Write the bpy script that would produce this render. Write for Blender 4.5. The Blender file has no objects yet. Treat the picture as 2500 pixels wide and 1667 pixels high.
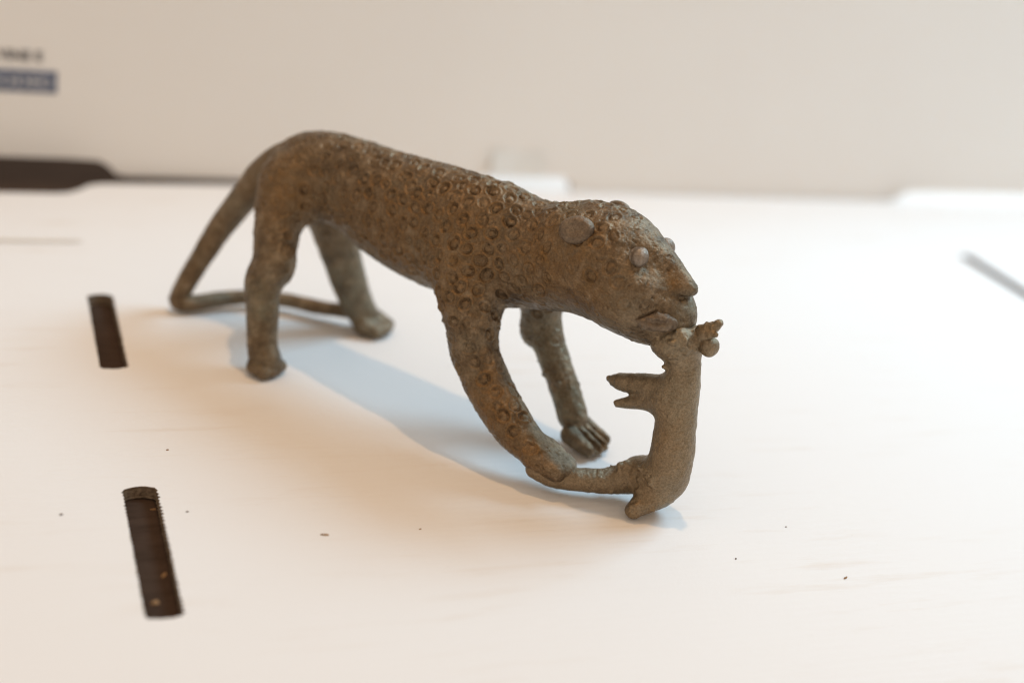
import bpy, bmesh, math, random
import numpy as np
from mathutils import Matrix, Vector

random.seed(7)
rng = np.random.default_rng(7)
sc = bpy.context.scene
C = sc.collection
MM = 0.001

# ------------------------------------------------------------------ camera
cam_d = bpy.data.cameras.new('camera')
cam = bpy.data.objects.new('camera', cam_d)
C.objects.link(cam)
# world axes: X along the back fold of the card, Y along its slots, Z up
right = Vector((0.93558708, -0.32369547, 0.14106045))
up = Vector((0.00952094, 0.42247748, 0.90632341))
fwd = Vector((0.35296765, 0.84660145, -0.39834636))
loc = Vector((0, 0, 220)) * MM
cam.matrix_world = Matrix((
    (right.x, up.x, -fwd.x, loc.x),
    (right.y, up.y, -fwd.y, loc.y),
    (right.z, up.z, -fwd.z, loc.z),
    (0, 0, 0, 1)))
cam_d.lens = 50
cam_d.sensor_width = 36
cam_d.clip_start = 0.01
cam_d.clip_end = 50
cam_d.dof.use_dof = True
cam_d.dof.focus_distance = 0.433
cam_d.dof.aperture_fstop = 4.3
sc.camera = cam

# ------------------------------------------------------------------ light
world = bpy.data.worlds.new('World')
sc.world = world
world.use_nodes = True
bg = world.node_tree.nodes['Background']
bg.inputs[0].default_value = (1.0, 0.82, 0.65, 1)
bg.inputs[1].default_value = 0.66


def area(name, pos, target, sx, sy, power, col):
    l = bpy.data.lights.new(name, 'AREA')
    l.shape = 'RECTANGLE'
    l.size, l.size_y = sx, sy
    l.energy = power
    l.color = col
    o = bpy.data.objects.new(name, l)
    C.objects.link(o)
    o.location = pos
    o.rotation_euler = (Vector(target) - Vector(pos)).to_track_quat('-Z', 'Y').to_euler()
    return o


area('window_light', (0.82, 0.58, 0.74), (0.19, 0.43, 0.03), 0.46, 0.36, 8.2, (0.44, 0.75, 1.0))
area('ceiling_lamp', (0.25, 0.50, 1.45), (0.17, 0.42, 0.0), 0.03, 0.03, 5.4, (1.0, 0.62, 0.31))

area('added_back_light', (0.70, 1.10, 0.32), (0.45, 0.70, 0.0), 0.5, 0.2, 1.7, (0.96, 0.98, 1.0))  # added unseen lamp, no real window; brightens the paper behind the panel

vs = sc.view_settings
vs.view_transform = 'Standard'
vs.look = 'None'
vs.exposure = -0.08
vs.gamma = 1.0
sc.cycles.use_denoising = True
sc.cycles.max_bounces = 8
sc.cycles.filter_width = 1.05


# ------------------------------------------------------------------ helpers
def link(name, me, mat=None, parent=None):
    o = bpy.data.objects.new(name, me)
    C.objects.link(o)
    if mat:
        me.materials.append(mat)
    if parent:
        o.parent = parent
    return o


def tag(o, label=None, cat=None, group=None, kind=None):
    if label: o['label'] = label
    if cat: o['category'] = cat
    if group: o['group'] = group
    if kind: o['kind'] = kind
    return o


def new_mat(name):
    m = bpy.data.materials.new(name)
    m.use_nodes = True
    nt = m.node_tree
    return m, nt, nt.nodes['Principled BSDF']


def node(nt, typ, **kw):
    n = nt.nodes.new(typ)
    for k, v in kw.items():
        setattr(n, k, v)
    return n


def ramp(nt, fac, stops):
    r = node(nt, 'ShaderNodeValToRGB')
    el = r.color_ramp.elements
    while len(el) < len(stops):
        el.new(0.5)
    for e, (p, c) in zip(el, stops):
        e.position = p
        e.color = c if len(c) == 4 else (*c, 1)
    nt.links.new(fac, r.inputs[0])
    return r.outputs[0]


def noise(nt, vec, scale, detail=4, rough=0.55, dist=0.0):
    n = node(nt, 'ShaderNodeTexNoise')
    n.inputs['Scale'].default_value = scale
    n.inputs['Detail'].default_value = detail
    n.inputs['Roughness'].default_value = rough
    n.inputs['Distortion'].default_value = dist
    nt.links.new(vec, n.inputs['Vector'])
    return n.outputs[0]


def mixc(nt, fac, a, b, mode='MIX'):
    m = node(nt, 'ShaderNodeMix', data_type='RGBA', blend_type=mode)
    for inp, v in ((0, fac), (6, a), (7, b)):
        if hasattr(v, 'is_linked') or isinstance(v, bpy.types.NodeSocket):
            nt.links.new(v, m.inputs[inp])
        elif inp == 0:
            m.inputs[0].default_value = v
        else:
            m.inputs[inp].default_value = (*v, 1)
    return m.outputs[2]


def mth(nt, op, a, b=None, c=None):
    m = node(nt, 'ShaderNodeMath', operation=op)
    for i, v in enumerate((a, b, c)):
        if v is None: continue
        if isinstance(v, bpy.types.NodeSocket):
            nt.links.new(v, m.inputs[i])
        else:
            m.inputs[i].default_value = v
    return m.outputs[0]


def objco(nt):
    return node(nt, 'ShaderNodeTexCoord').outputs['Object']


def mapping(nt, vec, scale=(1, 1, 1), rot=(0, 0, 0)):
    m = node(nt, 'ShaderNodeMapping')
    m.inputs['Scale'].default_value = scale
    m.inputs['Rotation'].default_value = rot
    nt.links.new(vec, m.inputs[0])
    return m.outputs[0]


def bump(nt, bsdf, height, dist, strength=1.0, prev=None):
    b = node(nt, 'ShaderNodeBump')
    b.inputs['Distance'].default_value = dist
    b.inputs['Strength'].default_value = strength
    nt.links.new(height, b.inputs['Height'])
    if prev is not None:
        nt.links.new(prev, b.inputs['Normal'])
    nt.links.new(b.outputs[0], bsdf.inputs['Normal'])
    return b.outputs[0]


# ------------------------------------------------------------------ materials
def mat_card():
    m, nt, p = new_mat('white_card')
    co = objco(nt)
    base = (0.82, 0.795, 0.775)
    streak = noise(nt, mapping(nt, co, (18, 140, 30)), 1.0, 5, 0.6)
    blotch = noise(nt, co, 14, 3)
    fac = mth(nt, 'MULTIPLY', ramp(nt, streak, [(0.55, (0, 0, 0)), (0.80, (1, 1, 1))]), ramp(nt, blotch, [(0.42, (0, 0, 0)), (0.68, (1, 1, 1))]))
    col = mixc(nt, mth(nt, 'MULTIPLY', fac, 0.5), base, (0.64, 0.50, 0.37))
    # hair-fine brown specks lying along the flutes
    sp = noise(nt, mapping(nt, co, (330, 900, 300)), 1.0, 3, 0.7)
    spm = noise(nt, co, 35, 2)
    spf = mth(nt, 'MULTIPLY', ramp(nt, sp, [(0.70, (0, 0, 0)), (0.78, (1, 1, 1))]), ramp(nt, spm, [(0.48, (0, 0, 0)), (0.66, (1, 1, 1))]))
    col = mixc(nt, mth(nt, 'MULTIPLY', spf, 0.6), col, (0.42, 0.27, 0.15))
    nt.links.new(col, p.inputs['Base Color'])
    p.inputs['Roughness'].default_value = 0.62
    p.inputs['Specular IOR Level'].default_value = 0.25
    # flutes telegraphing through the liner, and paper grain
    w = node(nt, 'ShaderNodeTexWave', wave_type='BANDS', bands_direction='Y')
    w.inputs['Scale'].default_value = 2 * math.pi / (20 * 0.0031)
    w.inputs['Distortion'].default_value = 2.5
    w.inputs['Detail'].default_value = 2
    w.inputs['Detail Scale'].default_value = 0.4
    nt.links.new(mapping(nt, co, (1, 1, 1)), w.inputs['Vector'])
    am = mth(nt, 'MULTIPLY', w.outputs[1], ramp(nt, noise(nt, co, 22, 2), [(0.35, (0, 0, 0)), (0.7, (1, 1, 1))]))
    b1 = bump(nt, p, am, 0.00012, 0.8)
    bump(nt, p, noise(nt, co, 1100, 4, 0.7), 0.00016, 0.6, b1)
    return m


def mat_wall():
    m, nt, p = new_mat('white_card_wall')
    co = objco(nt)
    col = ramp(nt, noise(nt, co, 6, 3), [(0.3, (0.84, 0.80, 0.755)), (0.7, (0.87, 0.835, 0.79))])
    nt.links.new(col, p.inputs['Base Color'])
    p.inputs['Roughness'].default_value = 0.65
    p.inputs['Specular IOR Level'].default_value = 0.2
    bump(nt, p, noise(nt, mapping(nt, co, (20, 1, 90)), 1.0, 3), 0.0004, 0.4)
    return m


def mat_kraft():
    m, nt, p = new_mat('kraft_fibre')
    co = objco(nt)
    col = ramp(nt, noise(nt, co, 700, 4), [(0.3, (0.16, 0.11, 0.07)), (0.7, (0.38, 0.28, 0.19))])
    nt.links.new(col, p.inputs['Base Color'])
    p.inputs['Roughness'].default_value = 0.9
    bump(nt, p, noise(nt, mapping(nt, co, (1, 1, 2.5)), 900, 4), 0.0006, 0.9)
    return m


def mat_table():
    m, nt, p = new_mat('dark_table')
    co = objco(nt)
    col = ramp(nt, noise(nt, mapping(nt, co, (60, 300, 60)), 1.0, 5, 0.65), [(0.3, (0.042, 0.026, 0.018)), (0.75, (0.078, 0.050, 0.036))])
    sp = noise(nt, co, 900, 4, 0.7)
    col = mixc(nt, ramp(nt, sp, [(0.66, (0, 0, 0)), (0.78, (0.5, 0.5, 0.5))]), col, (0.16, 0.12, 0.09))
    nt.links.new(col, p.inputs['Base Color'])
    p.inputs['Roughness'].default_value = 0.85
    p.inputs['Specular IOR Level'].default_value = 0.08
    bump(nt, p, noise(nt, mapping(nt, co, (300, 80, 50)), 1.0, 4), 0.0003, 0.4)
    return m


def mat_plain(name, col, rough=0.7, var=0.25, scale=600):
    m, nt, p = new_mat(name)
    co = objco(nt)
    c0 = tuple(x * (1 - var) for x in col)
    c1 = tuple(min(1, x * (1 + var)) for x in col)
    nt.links.new(ramp(nt, noise(nt, co, scale, 4), [(0.3, c0), (0.7, c1)]), p.inputs['Base Color'])
    p.inputs['Roughness'].default_value = rough
    bump(nt, p, noise(nt, co, scale * 1.5, 3), 0.0002, 0.5)
    return m


def mat_bronze(name='bronze', grey=0.0, tint=(0.17, 0.13, 0.10)):
    m, nt, p = new_mat(name)
    co = objco(nt)
    big = noise(nt, co, 55, 4, 0.6)
    mid = noise(nt, co, 230, 5, 0.65)
    fine = noise(nt, co, 1500, 4, 0.7)
    col = ramp(nt, mid, [(0.24, (0.050, 0.033, 0.018)), (0.50, (0.158, 0.111, 0.066)), (0.78, (0.335, 0.258, 0.172))])
    # olive-grey patches
    col = mixc(nt, mth(nt, 'MULTIPLY', ramp(nt, big, [(0.48, (0, 0, 0)), (0.68, (1, 1, 1))]), 0.55), col, (0.200, 0.172, 0.122))
    # painted-on colours: ochre cuprite, also the prey's painted warm highlight, and green verdigris
    oc = node(nt, 'ShaderNodeAttribute', attribute_name='ochre').outputs['Fac']
    of = mth(nt, 'MULTIPLY', oc, ramp(nt, noise(nt, co, 330, 5, 0.7), [(0.30, (0.25, 0.25, 0.25)), (0.62, (1, 1, 1))]))
    col = mixc(nt, of, col, (0.185, 0.104, 0.040))
    gr = node(nt, 'ShaderNodeAttribute', attribute_name='verdigris').outputs['Fac']
    gf = mth(nt, 'MULTIPLY', gr, ramp(nt, noise(nt, co, 200, 4, 0.7), [(0.35, (0.1, 0.1, 0.1)), (0.65, (1, 1, 1))]))
    col = mixc(nt, gf, col, (0.200, 0.205, 0.155))
    if grey:
        col = mixc(nt, grey, col, tint)
    # grain
    col = mixc(nt, 0.40, col, mixc(nt, 1.0, col, ramp(nt, fine, [(0.32, (0.25, 0.23, 0.20)), (0.68, (1.9, 1.85, 1.8))]), 'MULTIPLY'))
    # bare-metal flecks
    fl = ramp(nt, noise(nt, co, 1900, 3, 0.75), [(0.655, (0, 0, 0)), (0.70, (1, 1, 1))])
    fl = mth(nt, 'MULTIPLY', fl, ramp(nt, noise(nt, co, 150, 4, 0.7), [(0.56, (0, 0, 0)), (0.66, (1, 1, 1))]))
    col = mixc(nt, fl, col, (0.62, 0.36, 0.14))
    nt.links.new(col, p.inputs['Base Color'])
    met = mth(nt, 'ADD', mth(nt, 'MULTIPLY', fl, 0.25), 0.68)
    nt.links.new(met, p.inputs['Metallic'])
    p.inputs['Specular IOR Level'].default_value = 0.45
    rg = ramp(nt, mid, [(0.3, (0.30, 0.30, 0.30)), (0.7, (0.48, 0.48, 0.48))])
    rg2 = mth(nt, 'SUBTRACT', rg, mth(nt, 'MULTIPLY', fl, 0.25))
    nt.links.new(rg2, p.inputs['Roughness'])
    b1 = bump(nt, p, mid, 0.0010, 0.35)
    b2 = bump(nt, p, noise(nt, co, 1000, 4, 0.75), 0.0007, 0.55, b1)
    # casting pits
    v2 = node(nt, 'ShaderNodeTexVoronoi', feature='F1')
    v2.inputs['Scale'].default_value = 300
    nt.links.new(co, v2.inputs['Vector'])
    pit = ramp(nt, v2.outputs['Distance'], [(0.08, (0, 0, 0)), (0.22, (1, 1, 1))])
    bump(nt, p, pit, 0.0005, 0.35, b2)
    return m


M_card = mat_card()
M_wall = mat_wall()
M_kraft = mat_kraft()
M_table = mat_table()
M_paper = mat_plain('white_paper', (0.86, 0.87, 0.87), 0.6, 0.01, 20)
M_tab = mat_plain('pale_tab', (0.775, 0.765, 0.73), 0.6, 0.02, 40)
M_blue = mat_plain('blue_ink', (0.035, 0.065, 0.150), 0.6, 0.2, 300)
M_greyink = mat_plain('grey_ink', (0.22, 0.21, 0.21), 0.6, 0.2, 300)
M_inklight = mat_plain('unprinted_liner', (0.40, 0.40, 0.42), 0.6, 0.05, 300)
M_score = mat_plain('scored_liner', (0.67, 0.60, 0.52), 0.8, 0.08, 250)
M_crumb = mat_plain('crumb_brown', (0.30, 0.17, 0.075), 0.85, 0.4, 1500)
M_crumb_d = mat_plain('crumb_dark', (0.12, 0.085, 0.06), 0.85, 0.4, 1500)
M_bronze = mat_bronze('bronze')
M_bronze_g = mat_bronze('bronze_grey', 0.5)
M_eye = mat_bronze('bronze_worn_grey', 0.75, (0.30, 0.255, 0.215))
M_bronze_t = mat_bronze('bronze_tan', 0.45, (0.31, 0.24, 0.155))


# ------------------------------------------------------------------ setting
def slab(name, outer, holes, z0, z1, mat, plane='XY', at=0.0):
    """plate with holes; outlines in mm. Returns (plate mesh with top+bottom, list of side loops)."""
    bm = bmesh.new()
    edges = []
    for lp in [outer] + holes:
        vv = [bm.verts.new((x, y, 0)) for x, y in lp]
        for i in range(len(vv)):
            edges.append(bm.edges.new((vv[i], vv[(i + 1) % len(vv)])))
    bmesh.ops.triangle_fill(bm, edges=edges, use_beauty=True)
    bm.normal_update()
    for f in bm.faces:
        if f.normal.z < 0:
            f.normal_flip()
    bm.verts.index_update()
    V = [v.co.copy() for v in bm.verts]
    F = [[v.index for v in f.verts] for f in bm.faces]
    bm.free()

    def put(x, y, z):
        return (x * MM, y * MM, z * MM) if plane == 'XY' else (x * MM, (at - z) * MM, y * MM)
    n = len(V)
    verts = [put(v.x, v.y, z1) for v in V] + [put(v.x, v.y, z0) for v in V]
    faces = F + [[i + n for i in reversed(f)] for f in F]
    me = bpy.data.meshes.new(name)
    me.from_pydata(verts, [], faces)
    o = link(name, me, mat)
    return o, put


def rim(name, lp, z0, z1, put, mat, parent, inset=0.0, wav=0.0):
    """the cut edge of the board: a fluted wall following an outline"""
    n = len(lp)
    lay = [z1, z1 - 0.35, z1 - 0.55, z0 + 0.55, z0 + 0.35, z0]
    off = [0, 0, wav, wav, 0, 0]
    cx = sum(p[0] for p in lp) / n
    cy = sum(p[1] for p in lp) / n
    verts, faces = [], []
    for k, (z, w) in enumerate(zip(lay, off)):
        for i, (x, y) in enumerate(lp):
            d = math.hypot(x - cx, y - cy)
            j = w * random.uniform(0.3, 1.6)
            verts.append(put(x + (x - cx) / d * j, y + (y - cy) / d * j, z))
    for k in range(len(lay) - 1):
        for i in range(n):
            a, b = k * n + i, k * n + (i + 1) % n
            faces.append((a, b, b + n, a + n))
    me = bpy.data.meshes.new(name)
    me.from_pydata(verts, [], faces)
    return link(name, me, mat, parent)


def slot_outline(x0, x1, y0, y1, seed):
    r = random.Random(seed)
    pts = []
    p = 1.85
    n = int((y1 - y0) / p)
    # right edge upward, teeth reach outward
    for i in range(n):
        y = y0 + 1.0 + (y1 - y0 - 2.0) * i / n
        pts.append((x1 - 0.15 + r.uniform(-.08, .08), y))
        pts.append((x1 + 0.60 + r.uniform(-.25, .2), y + 0.85 + r.uniform(-.2, .2)))
    # far end, slightly bowed
    for i in range(9):
        t = i / 8
        pts.append((x1 - 0.4 - (x1 - x0 - 0.8) * t, y1 - 0.9 + 2.1 * math.sin(math.pi * (0.12 + 0.76 * t)) - 0.5 * t + r.uniform(-.18, .18)))
    for i in range(n):
        y = y1 - 1.2 - (y1 - y0 - 2.2) * i / n
        pts.append((x0 + 0.12 + r.uniform(-.06, .06), y))
        pts.append((x0 - 0.38 + r.uniform(-.15, .2), y - 0.85 + r.uniform(-.2, .2)))
    for i in range(8):
        t = i / 7
        pts.append((x0 + 0.5 + (x1 - x0 - 0.9) * t, y0 - 0.5 * math.sin(math.pi * t) + 0.9 * max(0, t - 0.75) * 4 * 0.5 + r.uniform(-.2, .2)))
    return pts


TH = 4.0
slots = [slot_outline(39.6, 49.2, 305, 369.6, 1), slot_outline(39.5, 48.6, 449.5, 512.5, 2), slot_outline(475.5, 483.0, 502, 566, 3)]
floor_outer = [(-420, -200), (1100, -200), (1100, 645.8), (606, 645.6), (594, 637), (492, 637), (481, 645.4),
               (300, 646.6), (120, 644.6), (62, 641.6), (54, 640.8), (48.5, 638), (44.5, 632), (39, 627.2), (34, 626.2),
               (-42, 624.5), (-52, 640), (-420, 641)]
floor, put_f = slab('cardboard_floor', floor_outer, slots, -TH, 0, M_card)
tag(floor, 'white corrugated card sheet with cut slots under the figurine', kind='structure')
for lp in slots:
    rim('slot_edge', lp, -TH, 0, put_f, M_kraft, floor, wav=0.22)
rim('board_edge', floor_outer, -TH, 0, put_f, M_kraft, floor)
# shallow score line pressed into the liner
bm = bmesh.new()
pp = [(-60, 565.2), (20, 565.6), (36, 565.9), (42, 567.2), (40, 568.6), (34, 569.0), (-60, 568.6)]
bm.faces.new([bm.verts.new((x * MM, y * MM, 0.00035)) for x, y in pp])
me = bpy.data.meshes.new('score_line'); bm.to_mesh(me); bm.free()
link('score_line', me, M_score, floor)

wall_outer = [(-420, 0.3), (-52, 0.3), (-44, 9.3), (40, 9.2), (53.5, 8.8), (57.5, 6.8), (61.5, 2.6), (66, 1.6), (120, 1.8), (170, 0.6), (235, 0.3), (240, 7.6), (284, 8.2), (289.0, 5.0),
              (290.0, 0.3), (487, 0.3), (498, 6.4), (590, 7.4), (602, 0.3), (1100, 0.3), (1100, 300), (-420, 300)]
wall, put_w = slab('cardboard_wall', wall_outer, [], -TH, 0, M_wall, plane='XZ', at=648.0)
tag(wall, 'upright white card panel behind the figurine', kind='structure')
rim('board_edge', wall_outer, -TH, 0, put_w, M_kraft, wall)

# table under the card
me = bpy.data.meshes.new('table_surface')
me.from_pydata([(-1.5, -0.8, -TH * MM - .0002), (2.0, -0.8, -TH * MM - .0002), (2.0, 2.2, -TH * MM - .0002), (-1.5, 2.2, -TH * MM - .0002)], [], [(0, 1, 2, 3)])
table = link('table_surface', me, M_table)
tag(table, 'dark brown surface seen through the slots', kind='structure')


def text(name, body, size, xr, zb, mat, parent, y=647.7):
    cu = bpy.data.curves.new(name, 'FONT')
    cu.body = body
    cu.size = size * MM
    cu.align_x = 'RIGHT'
    cu.extrude = 0.00004
    cu.offset = 0.00035
    cu.space_character = 1.05
    tmp = bpy.data.objects.new(name + '_tmp', cu)
    C.objects.link(tmp)
    dg = bpy.context.evaluated_depsgraph_get()
    me = bpy.data.meshes.new_from_object(tmp.evaluated_get(dg))
    bpy.data.objects.remove(tmp)
    bpy.data.curves.remove(cu)
    me.materials.clear()
    o = link(name, me, mat, parent)
    o.matrix_basis = Matrix.Translation((xr * MM, y * MM, zb * MM)) @ Matrix.Rotation(math.radians(90), 4, 'X')
    return o


text('printed_lettering', 'VINE E', 6.0, 28.6, 53.4, M_greyink, wall)
def box_mesh(name, x0, x1, y0, y1, z0, z1, bev=0.0):
    bm = bmesh.new()
    bmesh.ops.create_cube(bm, size=1)
    for v in bm.verts:
        v.co = Vector(((x0 + x1) / 2 + v.co.x * (x1 - x0), (y0 + y1) / 2 + v.co.y * (y1 - y0), (z0 + z1) / 2 + v.co.z * (z1 - z0))) * MM
    if bev:
        bmesh.ops.bevel(bm, geom=bm.edges[:], offset=bev * MM, segments=2, affect='EDGES')
    me = bpy.data.meshes.new(name)
    bm.to_mesh(me); bm.free()
    return me


blk = link('printed_block', box_mesh('printed_block', -14, 34.9, 647.75, 648.1, 39.2, 49.0), M_blue, wall)
text('printed_lettering', 'CODED', 7.8, 33.2, 41.4, M_inklight, wall, y=647.6)

# bright paper lying on the table behind the panel, seen through its bottom notches
po = [(205, 653), (493, 653), (497, 635.6), (589, 635.6), (596, 653), (960, 653), (960, 1000), (205, 1000)]
o, put_p = slab('paper_sheet', po, [], -TH + .05, -TH + .6, M_paper)
rim('sheet_edge', po, -TH + .05, -TH + .6, put_p, M_paper, o)
tag(o, 'bright white paper glimpsed through the notches behind the upright card', 'paper')
# little pale folded flap against the panel, above the middle notch
bm = bmesh.new()
prof = [(645.2, 8.6), (645.9, 12.5), (646.8, 18.5), (647.3, 21.0)]
for x in (237.0, 248.5, 250.2, 277.0):
    pass
verts, faces = [], []
xs = [243.5, 256.0, 257.2, 271.5]
for k, x in enumerate(xs):
    for t in (0, 0.35):
        for (y, z) in prof:
            verts.append((x * MM, (y + (1.0 if k in (1, 2) else 0) - 0.0 - t) * MM, (z + t * 0.5) * MM))
np_ = len(prof)
for k in range(len(xs) - 1):
    for t in (0, 1):
        for i in range(np_ - 1):
            a = (k * 2 + t) * np_ + i
            b = ((k + 1) * 2 + t) * np_ + i
            faces.append((a, b, b + 1, a + 1))
bm.free()
me = bpy.data.meshes.new('card_flap')
me.from_pydata(verts, [], faces)
me.update()
o = link('card_flap', me, M_tab)
tag(o, 'small pale folded flap on the upright card behind the shoulders', 'flap')


# ------------------------------------------------------------------ distance-field modelling of the cast bronze
class Field:
    def __init__(self, lo, hi, h):
        self.h = h
        self.lo = np.array(lo, float)
        n = np.ceil((np.array(hi) - self.lo) / h).astype(int) + 1
        self.n = n
        self.D = np.full(n, 50.0, np.float32)
        self.ax = [(self.lo[i] + h * np.arange(n[i])).astype(np.float32) for i in range(3)]

    def block(self, lo, hi):
        a = np.maximum(0, np.floor((np.array(lo) - self.lo) / self.h).astype(int))
        b = np.minimum(self.n, np.ceil((np.array(hi) - self.lo) / self.h).astype(int) + 1)
        sl = tuple(slice(a[i], b[i]) for i in range(3))
        X = self.ax[0][sl[0]][:, None, None]
        Y = self.ax[1][sl[1]][None, :, None]
        Z = self.ax[2][sl[2]][None, None, :]
        return sl, X, Y, Z

    @staticmethod
    def smin(a, b, k):
        if k <= 0:
            return np.minimum(a, b)
        hh = np.maximum(k - np.abs(a - b), 0) / k
        return np.minimum(a, b) - hh * hh * k * 0.25

    def cone(self, p, q, k=3.0, lat=1.0, cut=False):
        """round cone p=(a,s,z,r) -> q; lat squashes it sideways"""
        p = np.array(p, float); q = np.array(q, float)
        r = max(p[3], q[3]) + max(k, 1) + 3
        sl, X, Y, Z = self.block(np.minimum(p[:3], q[:3]) - r, np.maximum(p[:3], q[:3]) + r)
        s0 = p[1]
        dx, dz = q[0] - p[0], q[2] - p[2]
        dy = (q[1] - p[1]) / lat
        PX, PY, PZ = X - p[0], (Y - s0) / lat, Z - p[2]
        L2 = dx * dx + dy * dy + dz * dz + 1e-9
        t = np.clip((PX * dx + PY * dy + PZ * dz) / L2, 0, 1)
        t = t.astype(np.float32)
        rad = p[3] + (q[3] - p[3]) * (t * t * (3 - 2 * t) * 0.5 + t * 0.5)
        d = np.sqrt((PX - t * dx) ** 2 + (PY - t * dy) ** 2 + (PZ - t * dz) ** 2) - rad
        self.put(sl, d, k, cut)

    def put(self, sl, d, k, cut):
        if cut:
            self.D[sl] = -self.smin(-self.D[sl], d, k)
        else:
            self.D[sl] = self.smin(self.D[sl], d, k)

    def tube(self, nodes, k=3.0, lat=1.0, step=1.6):
        """smooth swept tube through (a, s, z, r) nodes; lat may be one value or one per node"""
        nd = np.array(nodes, float)
        la = np.full(len(nd), lat) if np.isscalar(lat) else np.array(lat, float)
        nd = np.column_stack([nd, la])
        ext = np.vstack([2 * nd[0] - nd[1], nd, 2 * nd[-1] - nd[-2]])
        pts = []
        for i in range(1, len(ext) - 2):
            p0, p1, p2, p3 = ext[i - 1:i + 3]
            m = max(2, int(np.linalg.norm(p2[:3] - p1[:3]) / step))
            for j in range(m):
                t = j / m
                pts.append(0.5 * (2 * p1 + (p2 - p0) * t + (2 * p0 - 5 * p1 + 4 * p2 - p3) * t * t + (3 * p1 - p0 - 3 * p2 + p3) * t ** 3))
        pts.append(nd[-1])
        pts = np.array(pts)
        R = pts[:, 3].max() + k + 3
        sl, X, Y, Z = self.block(pts[:, :3].min(0) - R, pts[:, :3].max(0) + R)
        keep, self.D = self.D, np.full(self.n, 50.0, np.float32)
        for p, q in zip(pts[:-1], pts[1:]):
            self.cone(p[:4], q[:4], 0, (p[4] + q[4]) / 2)
        d, self.D = self.D[sl], keep
        self.put(sl, d, k, False)

    def ell(self, c, r, axes=None, k=2.0, cut=False):
        """ellipsoid; axes = rows of its local frame"""
        c = np.array(c, float); r = np.array(r, float)
        m = r.max() + max(k, 1) + 3
        sl, X, Y, Z = self.block(c - m, c + m)
        P = [X - c[0], Y - c[1], Z - c[2]]
        A = np.eye(3) if axes is None else np.array(axes, float)
        Q = [A[i, 0] * P[0] + A[i, 1] * P[1] + A[i, 2] * P[2] for i in range(3)]
        k0 = np.sqrt(sum((Q[i] / r[i]) ** 2 for i in range(3)))
        k1 = np.sqrt(sum((Q[i] / r[i] ** 2) ** 2 for i in range(3))) + 1e-6
        self.put(sl, k0 * (k0 - 1) / k1, k, cut)

    def knobs(self, lo, hi, n, r0, r1, seed):
        """casting beads scattered on the surface inside a box"""
        r = random.Random(seed)
        a = np.maximum(0, ((np.array(lo) - self.lo) / self.h).astype(int))
        b = np.minimum(self.n, ((np.array(hi) - self.lo) / self.h).astype(int))
        sub = self.D[a[0]:b[0], a[1]:b[1], a[2]:b[2]]
        ids = np.argwhere(np.abs(sub) < self.h * 0.6)
        for _ in range(n):
            c = self.lo + (ids[r.randrange(len(ids))] + a) * self.h
            q = r.uniform(r0, r1)
            self.ell(c, (q * r.uniform(0.8, 1.3), q * r.uniform(0.8, 1.3), q), k=0.5)

    def floor_cut(self, z):
        Z = self.ax[2][None, None, :]
        self.D = -self.smin(-self.D, -(z - Z) + 0 * self.D, 0.8) if False else np.maximum(self.D, z - Z)

    def mesh(self):
        D, h = self.D, self.h
        inside = D < 0
        nx, ny, nz = D.shape
        cs = np.zeros((nx - 1, ny - 1, nz - 1), np.int8)
        for i in (0, 1):
            for j in (0, 1):
                for k in (0, 1):
                    cs += inside[i:nx - 1 + i, j:ny - 1 + j, k:nz - 1 + k]
        act = np.argwhere((cs > 0) & (cs < 8))
        idx = np.full(cs.shape, -1, np.int32)
        idx[act[:, 0], act[:, 1], act[:, 2]] = np.arange(len(act))
        acc = np.zeros((len(act), 3)); cnt = np.zeros(len(act))
        cor = [(i, j, k) for i in (0, 1) for j in (0, 1) for k in (0, 1)]
        for a in cor:
            for ax in range(3):
                if a[ax] == 1: continue
                b = list(a); b[ax] = 1
                da = D[act[:, 0] + a[0], act[:, 1] + a[1], act[:, 2] + a[2]]
                db = D[act[:, 0] + b[0], act[:, 1] + b[1], act[:, 2] + b[2]]
                cr = (da < 0) != (db < 0)
                t = np.where(cr, da / np.where(cr, da - db, 1), 0)
                pos = np.repeat(np.array([a], float), len(act), 0)
                pos[:, ax] += t
                acc[cr] += pos[cr]; cnt[cr] += 1
        V = self.lo + (act + acc / cnt[:, None]) * h
        F = []
        for ax in range(3):
            s0 = [slice(None)] * 3; s1 = [slice(None)] * 3
            s0[ax] = slice(0, -1); s1[ax] = slice(1, None)
            A, B = inside[tuple(s0)], inside[tuple(s1)]
            e = np.argwhere(A != B)
            o1, o2 = [(1, 2), (2, 0), (0, 1)][ax]
            ok = (e[:, o1] > 0) & (e[:, o2] > 0) & (e[:, o1] < D.shape[o1] - 1) & (e[:, o2] < D.shape[o2] - 1)
            e = e[ok]
            q = []
            for (u, v) in ((-1, -1), (0, -1), (0, 0), (-1, 0)):
                c = e.copy(); c[:, o1] += u; c[:, o2] += v
                q.append(idx[c[:, 0], c[:, 1], c[:, 2]])
            q = np.stack(q, 1)
            fl = A[e[:, 0], e[:, 1], e[:, 2]]
            q[~fl] = q[~fl][:, ::-1]
            F.append(q)
        return V, np.concatenate(F)


def to_mesh(name, V, F):
    me = bpy.data.meshes.new(name)
    me.vertices.add(len(V))
    me.vertices.foreach_set('co', (np.asarray(V) * MM).astype(np.float32).ravel())
    me.loops.add(F.size)
    me.loops.foreach_set('vertex_index', F.astype(np.int32).ravel())
    me.polygons.add(len(F))
    me.polygons.foreach_set('loop_start', np.arange(0, F.size, F.shape[1], dtype=np.int32))
    me.polygons.foreach_set('loop_total', np.full(len(F), F.shape[1], np.int32))
    me.update(calc_edges=True)
    me.polygons.foreach_set('use_smooth', np.ones(len(F), bool))
    return me


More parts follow.
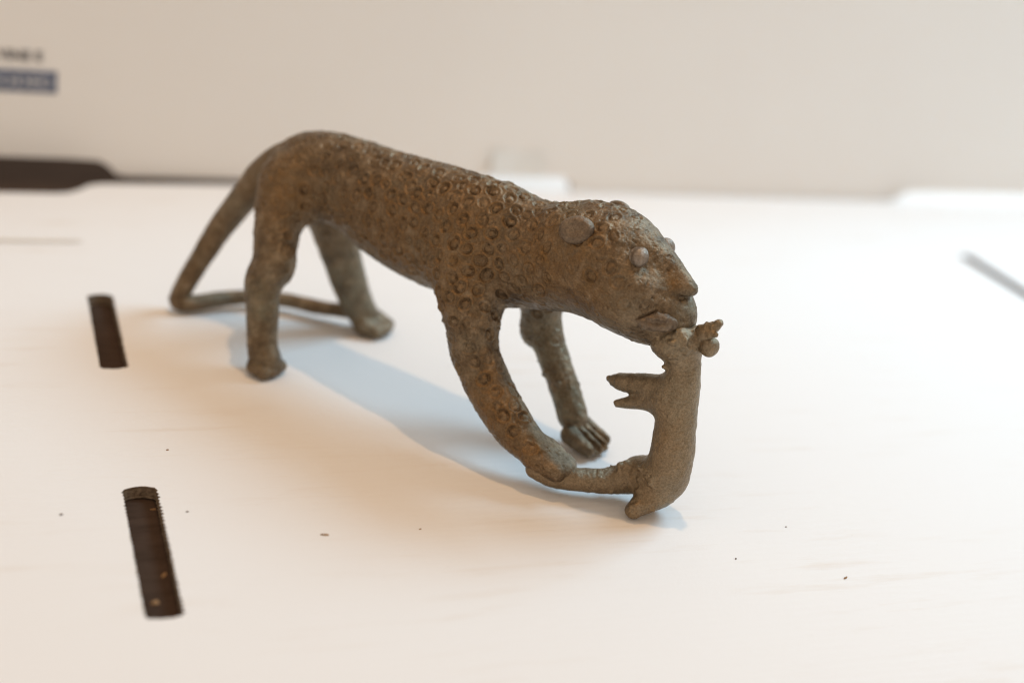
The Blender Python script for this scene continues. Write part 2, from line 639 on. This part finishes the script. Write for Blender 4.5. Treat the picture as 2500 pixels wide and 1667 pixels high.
def subdivide(me, levels=1):
    o = bpy.data.objects.new('tmp', me)
    C.objects.link(o)
    md = o.modifiers.new('s', 'SUBSURF')
    md.levels = levels
    md.render_levels = levels
    dg = bpy.context.evaluated_depsgraph_get()
    m2 = bpy.data.meshes.new_from_object(o.evaluated_get(dg))
    m2.name = me.name
    bpy.data.objects.remove(o)
    bpy.data.meshes.remove(me)
    m2.polygons.foreach_set('use_smooth', np.ones(len(m2.polygons), bool))
    return m2


_T = rng.random((32, 32, 32)).astype(np.float32)


def vnoise(P, size):
    """smooth value noise in -1..1, feature size in mm"""
    q = P / size + 1000.0
    i = np.floor(q).astype(int); f = q - i
    f = f * f * (3 - 2 * f)
    out = 0
    for a in (0, 1):
        for b in (0, 1):
            for c in (0, 1):
                w = (f[:, 0] if a else 1 - f[:, 0]) * (f[:, 1] if b else 1 - f[:, 1]) * (f[:, 2] if c else 1 - f[:, 2])
                out = out + w * _T[(i[:, 0] + a) % 32, (i[:, 1] + b) % 32, (i[:, 2] + c) % 32]
    return out * 2 - 1


def coords(me):
    a = np.empty(len(me.vertices) * 3, np.float32)
    me.vertices.foreach_get('co', a)
    return a.reshape(-1, 3).astype(float) / MM


def normals(me):
    a = np.empty(len(me.vertices) * 3, np.float32)
    me.vertices.foreach_get('normal', a)
    return a.reshape(-1, 3).astype(float)


def set_co(me, V):
    me.vertices.foreach_set('co', (V * MM).astype(np.float32).ravel())
    me.update()


def attr(me, name, vals):
    at = me.attributes.new(name, 'FLOAT', 'POINT')
    at.data.foreach_set('value', np.clip(vals, 0, 1).astype(np.float32))


def blobs(P, lst):
    out = np.zeros(len(P))
    for (a, s, z, r, w) in lst:
        d2 = ((P - np.array([a, s, z])) ** 2).sum(1)
        out = np.maximum(out, w * np.exp(-d2 / (r * r)))
    return out


def roughen(P, N, amt=1.0):
    d = 0.22 * vnoise(P, 6.0) + 0.14 * vnoise(P + 37, 2.6) + 0.13 * vnoise(P + 91, 1.25) + 0.22 * np.clip(vnoise(P + 53, 1.7) - 0.45, 0, 1) - 0.5 * np.clip(vnoise(P + 71, 1.5) - 0.5, 0, 1)
    return P + N * (d * amt)[:, None]


# --- frame of the animal: x = nose-ward, y = its far side, z = up (mm), origin between the hind feet
fig = bpy.data.objects.new('bronze_figurine', None)
C.objects.link(fig)
fig.location = (118.6 * MM, 464.3 * MM, 0)
fig.rotation_euler = (0, 0, math.radians(-52.5))
fig.empty_display_size = 0.03
tag(fig, 'brown cast bronze leopard figurine biting an upright prey animal, ring marks on its coat', 'figurine')

BODY = [(-17.0, 0.0, 62.0, 12.4), (-11.0, 0.0, 63.6, 14.9), (-3.0, 0.0, 64.9, 15.5), (13.4, -1.0, 64.6, 17.0), (26.9, -2.0, 62.8, 19.2), (43.3, -3.0, 62.4, 20.8), (57.4, -4.0, 63.3, 21.0), (70.9, -5.0, 64.6, 20.0),
        (82.8, -5.0, 65.2, 18.1), (92.6, -5.0, 66.9, 17.1), (102.7, -5.0, 69.8, 17.8), (111.6, -5.0, 70.9, 18.3), (121.0, -5.0, 67.2, 16.0), (128.9, -5.0, 64.0, 12.8), (135.7, -6.0, 61.4, 8.7)]
BLAT = [0.9, 0.87, 0.84, 0.78, 0.76, 0.76, 0.76, 0.76, 0.80, 0.86, 0.90, 0.92, 0.92, 0.92, 0.95]
NR = [(-14, -9.0, 61.0, 10.5), (-11.0, -16.0, 50.4, 8.6), (-6.8, -22.0, 38.1, 7.2), (-7.2, -26.0, 30.6, 6.4), (-3.9, -29.0, 20.9, 5.7), (-1.2, -31.0, 9.9, 5.4), (1.0, -31.5, 5.5, 5.6)]
FR = [(-12, 8.0, 56, 11), (-8.5, 12.0, 42, 8.6), (-6.9, 14.0, 34, 7.6), (-4.3, 18.0, 21.4, 6.8), (-2.4, 22.0, 11.8, 6.2), (0.4, 24.0, 6.2, 5.8)]
NF = [(65.7, -12.0, 57.6, 12.6), (74.5, -18.5, 43.5, 9.2), (79.0, -21.0, 33.3, 7.9), (88.9, -23.0, 23.1, 7.5), (100.3, -25.0, 15.3, 6.7), (108.2, -25.0, 11.4, 5.6)]
FF = [(78, 6.0, 58, 11), (82.3, 9.0, 47.6, 8.2), (84.5, 10.0, 38.2, 6.3), (89.6, 9.5, 29.6, 5.3), (96.4, 8.5, 20.2, 5.2), (103.4, 7.0, 10.3, 5.1)]


def build_leopard():
    f = Field((-36, -44, -1), (150, 38, 98), 0.64)
    f.tube(BODY, 5.0, BLAT)
    # haunch and shoulder masses
    f.ell((-9, -8, 60), (10, 8.5, 13), k=5)
    f.ell((-9, 8, 60), (10, 8.5, 13), k=5)
    f.ell((116.5, -5, 80.5), (7.5, 9, 7.0), k=4)
    f.ell((66, -12, 60), (13, 8, 16), k=7)
    f.ell((72, 5, 62), (13, 8, 16), k=7)
    for leg in (NR, FR, NF, FF):
        f.tube(leg, 4.0)
    # knees / elbows
    f.ell((-3.8, -23.0, 36.0), (5.6, 5.2, 6.5), k=4)
    f.ell((82.0, 9.6, 34.0), (4.8, 5, 6.0), k=2.5)
    # paws: four toes each
    def toes(p, d, w, n, r0, r1, ln, k, spread, drop):
        d = np.array(d, float); d /= np.linalg.norm(d)
        w = np.array(w, float)
        for i in range(n):
            t = (i - (n - 1) / 2)
            l = ln * (1.0 - 0.07 * t * t)
            a = np.array(p) + w * t
            b = a + d * l + w * t * spread + np.array([0, 0, -drop])
            f.cone((*a, r0), (*b, r1), k)
    def grooves(p, d, w, n, ln, spread, drop, r, lift):
        d = np.array(d, float); d /= np.linalg.norm(d)
        w = np.array(w, float)
        for i in range(n - 1):
            t = i - (n - 2) / 2
            a = np.array(p) + w * t + np.array([0, 0, lift]) + d * 2.0
            b = np.array(p) + d * ln + w * t * (1 + spread) + np.array([0, 0, lift - drop - 0.9])
            f.cone((*a, r * 0.4), (*b, r), 0.5, cut=True)
    toes((0.5, -31.5, 3.6), (1, -0.1, 0), (0.05, 2.7, 0), 4, 3.2, 2.3, 5.0, 0.9, 0.06, 1.0)
    toes((2.0, 25.0, 4.2), (1, 0.25, 0), (-0.6, 2.9, 0), 4, 3.8, 2.6, 7.0, 1.0, 0.06, 1.2)
    toes((106.0, 6.6, 6.4), (1, 0.05, -0.24), (0.0, 3.0, 0.1), 4, 3.3, 2.4, 9.6, 0.5, 0.12, 1.0)
    grooves((106.0, 6.6, 6.4), (1, 0.05, -0.24), (0.0, 3.0, 0.1), 4, 10.8, 0.12, 1.0, 1.15, 2.3)
    toes((110.5, -24.6, 10.6), (1, 0.08, -0.16), (0.0, 2.6, 0.1), 4, 3.5, 2.7, 9.4, 2.6, 0.0, 1.0)
    # face: bridge and nose, brow, cheeks, muzzle
    f.tube([(119.5, -5, 79.4, 8.2), (129.5, -5, 76.8, 5.6), (139.0, -5, 73.3, 2.6), (141.2, -5, 72.4, 1.8)], 2.0)
    f.cone((137.0, -7.6, 72.2, 2.2), (140.6, -5, 72.2, 1.6), 2.0)
    f.cone((137.0, -2.4, 72.2, 2.2), (140.6, -5, 72.2, 1.6), 2.0)
    f.ell((124.5, -13.0, 67.0), (9.5, 7.5, 10.0), k=5)
    f.ell((124.5, 3.0, 67.0), (9.5, 7.5, 10.0), k=5)
    f.ell((136.8, -6.0, 63.2), (6.2, 7.6, 6.6), k=3)
    f.ell((131, -6, 58.5), (8.0, 8.0, 6.0), k=4)
    f.ell((133.0, -17.5, 83.0), (11, 6.0, 7.0), axes=[(0.88, 0.18, -0.44), (-0.2, 0.98, 0), (0.43, 0.09, 0.9)], k=4, cut=True)
    f.ell((133.0, 7.5, 83.0), (11, 6.0, 7.0), axes=[(0.88, -0.18, -0.44), (0.2, 0.98, 0), (0.43, -0.09, 0.9)], k=4, cut=True)
    # mouth cleft under the nose
    for p, q in (((141.6, -4.2, 69.4, 0.4), (139.6, -8.6, 69.9, 0.5)), ((139.6, -8.6, 69.9, 0.5), (137.8, -11.4, 70.6, 0.55)), ((137.8, -11.4, 70.6, 0.55), (134.6, -14.4, 71.1, 0.3))):
        f.cone(p, q, 0.8, cut=True)
        f.cone((p[0], -10 - p[1], *p[2:]), (q[0], -10 - q[1], *q[2:]), 0.8, cut=True)
    f.knobs((118, -30, 50), (145, -2, 90), 26, 0.3, 0.5, 1)
    f.knobs((60, -40, 8), (122, -2, 60), 18, 0.3, 0.6, 2)
    f.knobs((78, 2, 6), (112, 20, 45), 8, 0.5, 1.0, 3)
    f.knobs((-20, -40, 8), (60, 20, 90), 16, 0.3, 0.6, 4)
    f.floor_cut(0.0)
    V, F = f.mesh()
    return subdivide(to_mesh('leopard_body', V, F), 1)


def stamp_rings(P, N, rings):
    """press ring punches into the surface; returns offset along N and a rim mask"""
    off = np.zeros(len(P)); mask = np.zeros(len(P))
    r_ = random.Random(3)
    cell = {}
    key = np.floor(P / 6.0).astype(int)
    order = np.lexsort((key[:, 2], key[:, 1], key[:, 0]))
    ks = key[order]
    brk = np.flatnonzero(np.any(np.diff(ks, axis=0), axis=1)) + 1
    for seg in np.split(order, brk):
        cell[tuple(key[seg[0]])] = seg
    for (c, n, R, amp) in rings:
        kc = np.floor(c / 6.0).astype(int)
        ids = [cell[k] for k in ((kc[0] + i, kc[1] + j, kc[2] + l) for i in (-1, 0, 1) for j in (-1, 0, 1) for l in (-1, 0, 1)) if k in cell]
        if not ids: continue
        ids = np.concatenate(ids)
        d3 = P[ids] - c
        ids = ids[((d3 ** 2).sum(1) < (R + 2.2) ** 2) & ((N[ids] @ n) > 0.2)]
        d3 = P[ids] - c
        hgt = d3 @ n
        t1 = np.cross(n, [0.3, 0.2, 0.93]); t1 /= np.linalg.norm(t1)
        t2 = np.cross(n, t1)
        x, y = d3 @ t1, d3 @ t2
        th = np.arctan2(y, x)
        e = 1 + 0.10 * np.sin(2 * th + r_.uniform(0, 6))
        d = np.sqrt(x * x + y * y) * e
        ph = r_.uniform(0, 6.28)
        open_ = 0.72 + 0.42 * np.cos(th - ph) + 0.16 * np.cos(3 * th + ph * 2)
        open_ = np.clip(open_, 0.10, 1.15)
        g = np.exp(-((d - R) / 0.38) ** 2)
        rimm = np.exp(-((d - R - 0.80) / 0.42) ** 2)
        dome = np.exp(-(d / (R * 0.55)) ** 2)
        off[ids] += amp * (-0.70 * g * open_ + 0.36 * rimm * (1.25 - 0.5 * open_) + r_.uniform(-0.12, 0.26) * dome)
        mask[ids] = np.maximum(mask[ids], (rimm + 0.5 * dome) * amp)
    return off, mask


me = build_leopard()
P, N = coords(me), normals(me)

# where ring punches go: coat of back, flanks, shoulder, neck, crown and near foreleg
# punches that can be told apart on the near side
RP = [(30.4,-9.4,80.3),(37.6,-11.8,78.8),(41.4,-14.1,77.0),(45.1,-15.2,76.0),(49.2,-12.5,80.2),(53.9,-13.5,79.9),(59.6,-15.2,79.3),(61.4,-17.8,76.2),(65.0,-15.9,79.2),(56.3,-9.2,83.3),(61.3,-7.9,84.1),(64.6,-12.2,82.3),(70.2,-14.5,80.3),(68.4,-7.3,84.6),(70.7,-10.3,83.1),(75.1,-14.5,79.7),(74.7,-6.3,84.4),(76.8,-10.3,82.6),(79.7,-6.7,83.0),(81.5,-12.4,80.3),(85.2,-12.4,79.6),(86.2,-7.3,82.1),(88.3,-10.5,80.6),(98.8,-8.4,85.0),(66.5,-19.3,74.4),(72.7,-17.8,75.8),(81.4,-15.5,77.3),(89.8,-14.2,77.8),(61.0,-20.2,70.6),(56.5,-18.7,73.0),(51.6,-17.6,73.2),(46.2,-17.4,72.0),(37.6,-17.7,68.5),(70.6,-20.1,71.2),(77.1,-18.1,72.8),(84.3,-17.0,74.4),(66.1,-22.0,66.9),(70.8,-21.7,66.5),(67.2,-23.6,61.6),(75.9,-20.8,64.0),(73.4,-22.8,59.9),(78.6,-19.9,59.7),(82.1,-18.8,64.6),(86.9,-18.8,67.3),(90.3,-17.7,71.9),(98.1,-18.7,74.6),(93.5,-18.8,66.7),(69.2,-24.9,56.9),(72.6,-25.1,54.8),(77.4,-22.0,54.9),(69.7,-26.3,51.0),(75.7,-25.4,50.2),(80.7,-21.8,50.1),(73.3,-27.9,44.3),(77.8,-27.2,45.2),(64.7,-24.9,50.6),(51.0,-19.7,61.1),(58.5,-20.9,65.2),(54.7,-20.2,57.6),(47.0,-18.1,54.6),(42.5,-18.2,56.1),(35.5,-17.4,57.1),(34.8,-18.2,62.4),(25.8,-15.5,70.3),(62.4,-24.4,55.9),(90.8,-18.3,62.0),(97.4,-17.7,60.8),(96.4,-13.8,81.1),(36.7,-6.3,82.3),(47.9,-8.4,82.6),(43.4,-18.7,65.7),(29.2,-16.9,66.7),(15.9,-12.1,75.0),(27.0,-13.4,74.6),(35.2,-16.0,72.7),(23.5,-16.3,61.0),(20.6,-15.4,68.2),(26.3,-8.9,79.8),(105.1,-5.2,87.0),(113.9,-9.9,86.0),(118.4,-5.3,87.4),(116.8,-14.3,83.1),(120.4,-19.4,75.7),(115.3,-20.3,72.0),(133.0,-17.4,67.3),(127.9,-20.5,67.0),(109.3,-20.7,73.3),(124.2,-20.3,72.6),(80.0,-27.1,41.4),(80.7,-27.6,37.2),(83.3,-27.9,33.6),(88.3,-28.5,29.6),(93.2,-28.4,26.8),(96.1,-22.7,26.3),(99.2,-25.9,23.9),(95.6,-30.1,23.0),(98.1,-30.2,21.3),(102.8,-30.6,17.8),(103.1,-25.6,21.1),(109.4,-29.9,14.1),(78.8,-28.5,29.9),(84.0,-22.1,42.0)]


def ring_field(P, N):
    cand = rng.permutation(len(P))[:26000]
    taken = []
    grid = {}
    fixed = []
    for q in RP:
        i = int(((P - np.array(q)) ** 2).sum(1).argmin())
        fixed.append(i)
    nf = len(fixed)
    for m, i in enumerate(fixed + list(cand)):
        a, s, z = P[i]
        if m < nf:
            k = (int(a // 4.4), int(s // 4.4), int(z // 4.4))
            grid.setdefault(k, []).append(i)
            taken.append((P[i].copy(), N[i].copy(), random.uniform(1.25, 1.7), random.uniform(0.7, 1.25) * (0.55 if a > 116 else 0.85 if z < 44 else 0.7 if a > 84 else 1)))
            continue
        amp = 1.0
        gap = 4.4
        if z < 42:
            if 66 < a < 112 and s < -10 and z > 12: amp = 0.45
            elif 78 < a < 104 and s > 0 and z > 26: amp = 0.3
            elif a < 6 and z > 30: amp = 0.25
            elif z > 38 and 10 < a < 66: amp = 0.35
            else: continue
        if a < -2: amp *= 0.45
        if a > 101 and s > -40 and not (z > 80 and a < 114): continue
        if a > 116:
            if z > 80 and a < 112: amp = 0.4
            elif s < -8 and z < 74 and a < 132: amp = 0.4
            else: continue
        if N[i][2] < -0.55: amp *= 0.35
        k = (int(a // gap), int(s // gap), int(z // gap))
        bad = False
        for x in (-1, 0, 1):
            for y in (-1, 0, 1):
                for w in (-1, 0, 1):
                    for j in grid.get((k[0] + x, k[1] + y, k[2] + w), ()):
                        if ((P[i] - P[j]) ** 2).sum() < gap * gap: bad = True
        if bad: continue
        grid.setdefault(k, []).append(i)
        taken.append((P[i].copy(), N[i].copy(), random.uniform(0.95, 1.6), amp * random.uniform(0.65, 1.1)))
        if len(taken) > 900: break
    return taken


rings = ring_field(P, N)
off, mask = stamp_rings(P, N, rings)
# casting pits and short scars all over the skin
def pits(P, N, n, seed):
    r = np.random.default_rng(seed)
    out = np.zeros(len(P))
    order = np.argsort(P[:, 0])
    xs = P[order, 0]
    for i in r.integers(0, len(P), n):
        c = P[i]
        lo, hi = np.searchsorted(xs, (c[0] - 1.6, c[0] + 1.6))
        ids = order[lo:hi]
        d = P[ids] - c
        t = np.cross(N[i], r.normal(size=3)); t /= np.linalg.norm(t)
        al = d @ t
        ln = r.uniform(0.0, 0.75)
        d2 = (d ** 2).sum(1) - al ** 2 + np.maximum(np.abs(al) - ln, 0) ** 2
        w = r.uniform(0.24, 0.42)
        out[ids] -= r.uniform(0.18, 0.5) * np.exp(-d2 / (w * w))
    return out
off += pits(P, N, 1100, 5)
P2 = roughen(P, N) + N * off[:, None]
set_co(me, P2)
ochre = blobs(P, [(62, -22, 66, 20, 0.85), (40, -20, 66, 20, 0.7), (98, -22, 72, 14, 0.95), (108, -20, 78, 9, 0.9), (116, -22, 66, 12, 0.7), (-8, -16, 62, 14, 0.8), (15, -16, 60, 16, 0.55),
                  (92, -28, 22, 11, 0.8), (108, -28, 12, 9, 0.8), (136, -9, 74, 4, 0.9), (136, -1, 74, 4, 0.6)])
attr(me, 'ochre', np.clip(ochre + 0.65 * mask * (ochre > 0.25), 0, 1))
verd = blobs(P, [(100, 7, 12, 9, 0.8), (90, 10, 30, 12, 0.45), (-4, -29, 22, 8, 0.7), (-5, 18, 22, 16, 0.7), (138, -6, 66, 4.5, 0.9), (60, -4, 41, 16, 0.4), (120, -6, 52, 12, 0.35), (20, 0, 46, 14, 0.4)])
attr(me, 'verdigris', verd)
leopard = link('leopard_body', me, M_bronze, fig)


def small_part(name, build, lo, hi, h, mat, parent, rough=0.6, label=None, och=(), ver=()):
    f = Field(lo, hi, h)
    build(f)
    V, F = f.mesh()
    m = subdivide(to_mesh(name, V, F), 1)
    p, n = coords(m), normals(m)
    set_co(m, roughen(p, n, rough))
    attr(m, 'ochre', blobs(p, och) if och else np.zeros(len(p)))
    attr(m, 'verdigris', blobs(p, ver) if ver else np.zeros(len(p)))
    o = link(name, m, mat, parent)
    if label: o['label'] = label
    return o


def frame(n, upv):
    n = np.array(n, float); n /= np.linalg.norm(n)
    u = np.array(upv, float); u -= n * (u @ n); u /= np.linalg.norm(u)
    return [u, np.cross(n, u), n]


# ears: dished ovals
def ear(side):
    c = np.array((106.6, -5 + side * 13.8, 83.4))
    n = np.array((0.22, side * 0.86, 0.42))
    A = frame(n, (0.80, side * -0.1, 0.35))
    def b(f):
        nn = A[2]
        f.ell(c - nn * 0.6, (5.6, 4.4, 2.6), A, k=0)
        f.ell(c + nn * 2.3, (4.6, 3.4, 1.3), A, k=0.5, cut=True)
    small_part('ear', b, c - 9, c + 9, 0.45, M_bronze_g, leopard, 0.4)


ear(-1)
ear(1)


def eye(side):
    c = np.array((126.4, -5 + side * (8.6 if side < 0 else 7.8), 79.6 if side < 0 else 78.9))
    n = np.array((0.45, side * 0.66, 0.58))
    A = frame(n, (0.2, 0, 1))
    def b(f):
        f.ell(c + A[2] * 0.9, (3.1, 2.6, 2.5), A, k=0)
        f.ell(c + A[1] * 0.8 - A[2] * 0.3, (3.3, 2.8, 1.2), A, k=0.3)
    small_part('eye', b, c - 6, c + 6, 0.4, M_eye, leopard, 0.2)


eye(-1)
eye(1)


# tail: down to the ground, then curled forward to the far hind foot
TAIL = [(-13, -0.5, 70.5, 5.0), (-22.0, -1.0, 66.8, 5.8), (-31.2, -2.0, 58.5, 5.8), (-38.0, -4.0, 47.6, 5.3), (-46.3, -8.5, 32.0, 4.6), (-52.6, -14.2, 14.6, 3.9), (-54.6, -17.2, 7.0, 3.6),
        (-54.2, -18.4, 4.3, 3.3), (-50.6, -15.0, 4.0, 3.1), (-46.9, -7.1, 4.6, 3.0), (-41.3, 3.4, 5.0, 2.9), (-31.0, 13.0, 5.0, 2.9), (-17.6, 18.4, 5.0, 2.8), (-8.8, 22.4, 5.6, 2.8), (-4, 23, 6, 2.6)]
small_part('tail', lambda f: f.tube(TAIL, 2.5), (-60, -26, -1), (2, 30, 82), 0.7, M_bronze, fig, 0.6,
           och=[(-30, -4, 60, 16, 0.5), (-45, -12, 25, 16, 0.35)])


# the prey, upright below the leopard's jaws
def build_prey(f):
    f.tube([(143.2, -6.0, 54.0, 5.6), (144.4, -6.6, 48.0, 5.2), (145.1, -7.4, 42.5, 5.8), (145.6, -8.0, 36.6, 6.4), (146.7, -9.0, 29.1, 6.6), (147.9, -10.0, 20.4, 6.9), (147.4, -10.6, 12.6, 7.4), (145.5, -11.0, 8.0, 6.2)], 3.0)
    f.tube([(142.5, -8.0, 40.2, 4.6), (131.3, -8.0, 37.9, 3.4), (125.5, -8.0, 36.5, 2.9), (121.4, -8.0, 35.9, 1.3)], 2.5)
    f.tube([(141.5, -9.0, 36.0, 5.0), (134.5, -9.5, 33.4, 2.5), (126.6, -10.0, 30.0, 1.5)], 2.0)
    f.tube([(146, -10.5, 12.5, 6.5), (140.5, -10.8, 10.2, 5.6), (136.9, -11.7, 8.4, 5.2), (131.1, -17.1, 6.6, 4.1), (122.7, -22.6, 6.0, 3.7), (117.0, -25.6, 6.0, 3.9), (111.0, -28.0, 6.6, 3.0)], 2.5)
    f.ell((139.5, -10.5, 12.6), (5, 4.5, 3.2), k=2.5)
    f.tube([(146.5, -13.0, 7.5, 5.0), (145.2, -16.5, 5.4, 3.9), (143.6, -20.4, 3.2, 2.8)], 2.0)
    # head held in the jaws, muzzle away from the camera
    f.ell((139.6, -8.2, 55.0), (6.6, 6.6, 5.6), k=3)
    f.ell((143.0, -10.5, 58.5), (4.0, 3.6, 3.6), k=2)
    f.ell((145.8, -5.6, 57.4), (4.2, 4.4, 4.6), k=2)
    kr = random.Random(5)
    for i in range(8):
        th, ph = kr.uniform(0, 6.28), kr.uniform(-1.0, 1.0)
        c = (142.5 + 5.2 * math.cos(th) * math.cos(ph), -7 + 5.4 * math.sin(th) * math.cos(ph), 54.6 + 5.0 * math.sin(ph))
        r = kr.uniform(0.7, 1.7)
        f.ell(c, (r, r, r * kr.uniform(0.7, 1.2)), k=0.9)
    for i in range(16):       # lumps of the hip joint
        c = (kr.uniform(133, 144), -15.0 + kr.uniform(-1.5, 1.0), kr.uniform(9, 15.5))
        r = kr.uniform(0.6, 1.3)
        f.ell(c, (r, r, r), k=0.9)
    f.cone((141.5, -9.0, 47.4, 1.2), (139.6, -10.6, 47.6, 0.7), 0.8)
    f.knobs((128, -26, 4), (150, -8, 20), 26, 0.4, 0.9, 6)
    f.knobs((112, -34, 3), (134, -12, 14), 8, 0.3, 0.6, 7)
    f.knobs((137, -18, 53), (150, -8, 64), 34, 0.4, 1.0, 8)
    f.floor_cut(0.15)


small_part('prey_body', build_prey, (100, -36, -1), (160, 8, 70), 0.55, M_bronze_t, fig, 0.9,
           label='upright prey animal with forelegs raised and one hind leg under the paw',
           och=[(144, -16, 27, 8, 1.0), (146, -18, 6, 6, 0.9), (138, -14, 13, 5, 0.6), (125, -23, 7, 6, 0.5)], ver=[(142, -11, 57, 4, 0.9), (146, -9, 42, 7, 0.5), (136, -14, 6, 3, 0.5)])  # first ochre blob paints the lamp's warm highlight onto the torso
prey = bpy.data.objects['prey_body']


def prey_ear_near(f):
    A = frame((0.46, -0.86, 0.12), (0.86, 0.46, 0.12))
    c = np.array((137.4, -15.4, 62.9))
    f.ell(c, (5.8, 3.0, 1.9), A, k=0)
    f.cone((*(c - A[0] * 5.2), 1.0), (*(c + A[0] * 1.0), 1.6), 1.2)
    f.ell(c + A[2] * 2.0 + A[1] * 0.5, (4.6, 0.9, 1.0), A, k=0.6, cut=True)
    f.knobs((130, -24, 60), (146, -8, 70), 14, 0.3, 0.7, 12)


small_part('prey_ear', prey_ear_near, (124, -26, 54), (150, -6, 72), 0.45, M_bronze_g, prey, 1.3, och=[(130, -17, 66, 3, 0.9)])


def prey_ear_far(f):
    f.tube([(146.6, -6.0, 58.6, 3.2), (149.6, -6.0, 62.2, 2.5), (152.4, -6.0, 65.6, 1.4)], 1.0)
    f.cone((149.0, -7.5, 61.0, 1.6), (153.2, -8.5, 62.6, 1.0), 0.8)
    f.knobs((146, -10, 58), (156, -2, 68), 14, 0.3, 0.7, 14)


small_part('prey_ear', prey_ear_far, (138, -14, 50), (160, 2, 74), 0.45, M_bronze_t, prey, 1.3, och=[(150, -7, 64, 3, 0.7)])
small_part('prey_snout', lambda f: (f.ell((151.0, -6.4, 57.3), (3.1, 3.0, 3.3), k=0), f.cone((147, -6, 57.6, 2.4), (150, -6, 57.6, 2.2), 1.0)), (140, -14, 48), (160, 2, 68), 0.45, M_bronze_t, prey, 0.7)


# ------------------------------------------------------------------ crumbs and flecks
def crumb(x, y, l, w, h, rot, mat, label, z=0.0, seed=0):
    r = random.Random(seed)
    bm = bmesh.new()
    bmesh.ops.create_icosphere(bm, subdivisions=2, radius=1)
    for v in bm.verts:
        k = 1 + r.uniform(-0.3, 0.3)
        v.co = Vector((v.co.x * l / 2 * k, v.co.y * w / 2 * k, max(-0.6, v.co.z * k) * h / 2))
    lowest = min(v.co.z for v in bm.verts)
    for v in bm.verts:
        v.co = (v.co - Vector((0, 0, lowest))) * MM
    me = bpy.data.meshes.new('crumb')
    bm.to_mesh(me); bm.free()
    o = link('crumb', me, mat)
    o.location = (x * MM, y * MM, z * MM)
    o.rotation_euler = (0, 0, rot)
    return tag(o, label, 'crumb', 'crumbs on the card')


crumb(21.9, 356.9, 1.0, 0.7, 0.4, 0.2, M_crumb_d, 'tiny dark crumb left of the nearest slot', seed=1)
crumb(93.0, 338.9, 2.6, 0.9, 0.3, -0.2, M_crumb, 'flat brown flake on the card in front of the hind leg', seed=2)
crumb(243.4, 298.7, 1.7, 0.7, 0.4, 0.5, M_crumb, 'brown crumb lying alone at the lower right of the card', seed=3)
crumb(213.2, 312.6, 0.8, 0.5, 0.3, 0.9, M_crumb_d, 'speck on the card just below and right of the prey', seed=4)
crumb(55.1, 391.6, 0.9, 0.6, 0.3, 0.4, M_crumb, 'small speck on the card between the two left slots', seed=5)
crumb(56.4, 355.1, 0.9, 0.5, 0.3, 0.1, M_crumb_d, 'small speck just right of the nearest slot', seed=6)
crumb(121.6, 338.9, 1.0, 0.5, 0.3, 0.3, M_crumb, 'brown speck on the card in the orange glow', seed=7)
crumb(239.1, 327.8, 0.7, 0.5, 0.3, 0.3, M_crumb_d, 'dark speck on the bright card right of the prey', seed=8)
TZ = -TH - 0.2
crumb(47.2, 330.0, 2.6, 1.0, 0.4, 1.0, M_crumb, 'orange splinter lying inside the nearest slot', z=TZ, seed=9)
crumb(43.4, 317.5, 2.6, 1.7, 0.7, 0.6, M_crumb, 'pale brown crumb at the near end inside the nearest slot', z=TZ, seed=10)
crumb(48.0, 364.0, 2.0, 0.7, 0.4, 0.0, M_crumb, 'shred of card fibre at the far end inside the nearest slot', z=TZ, seed=11)
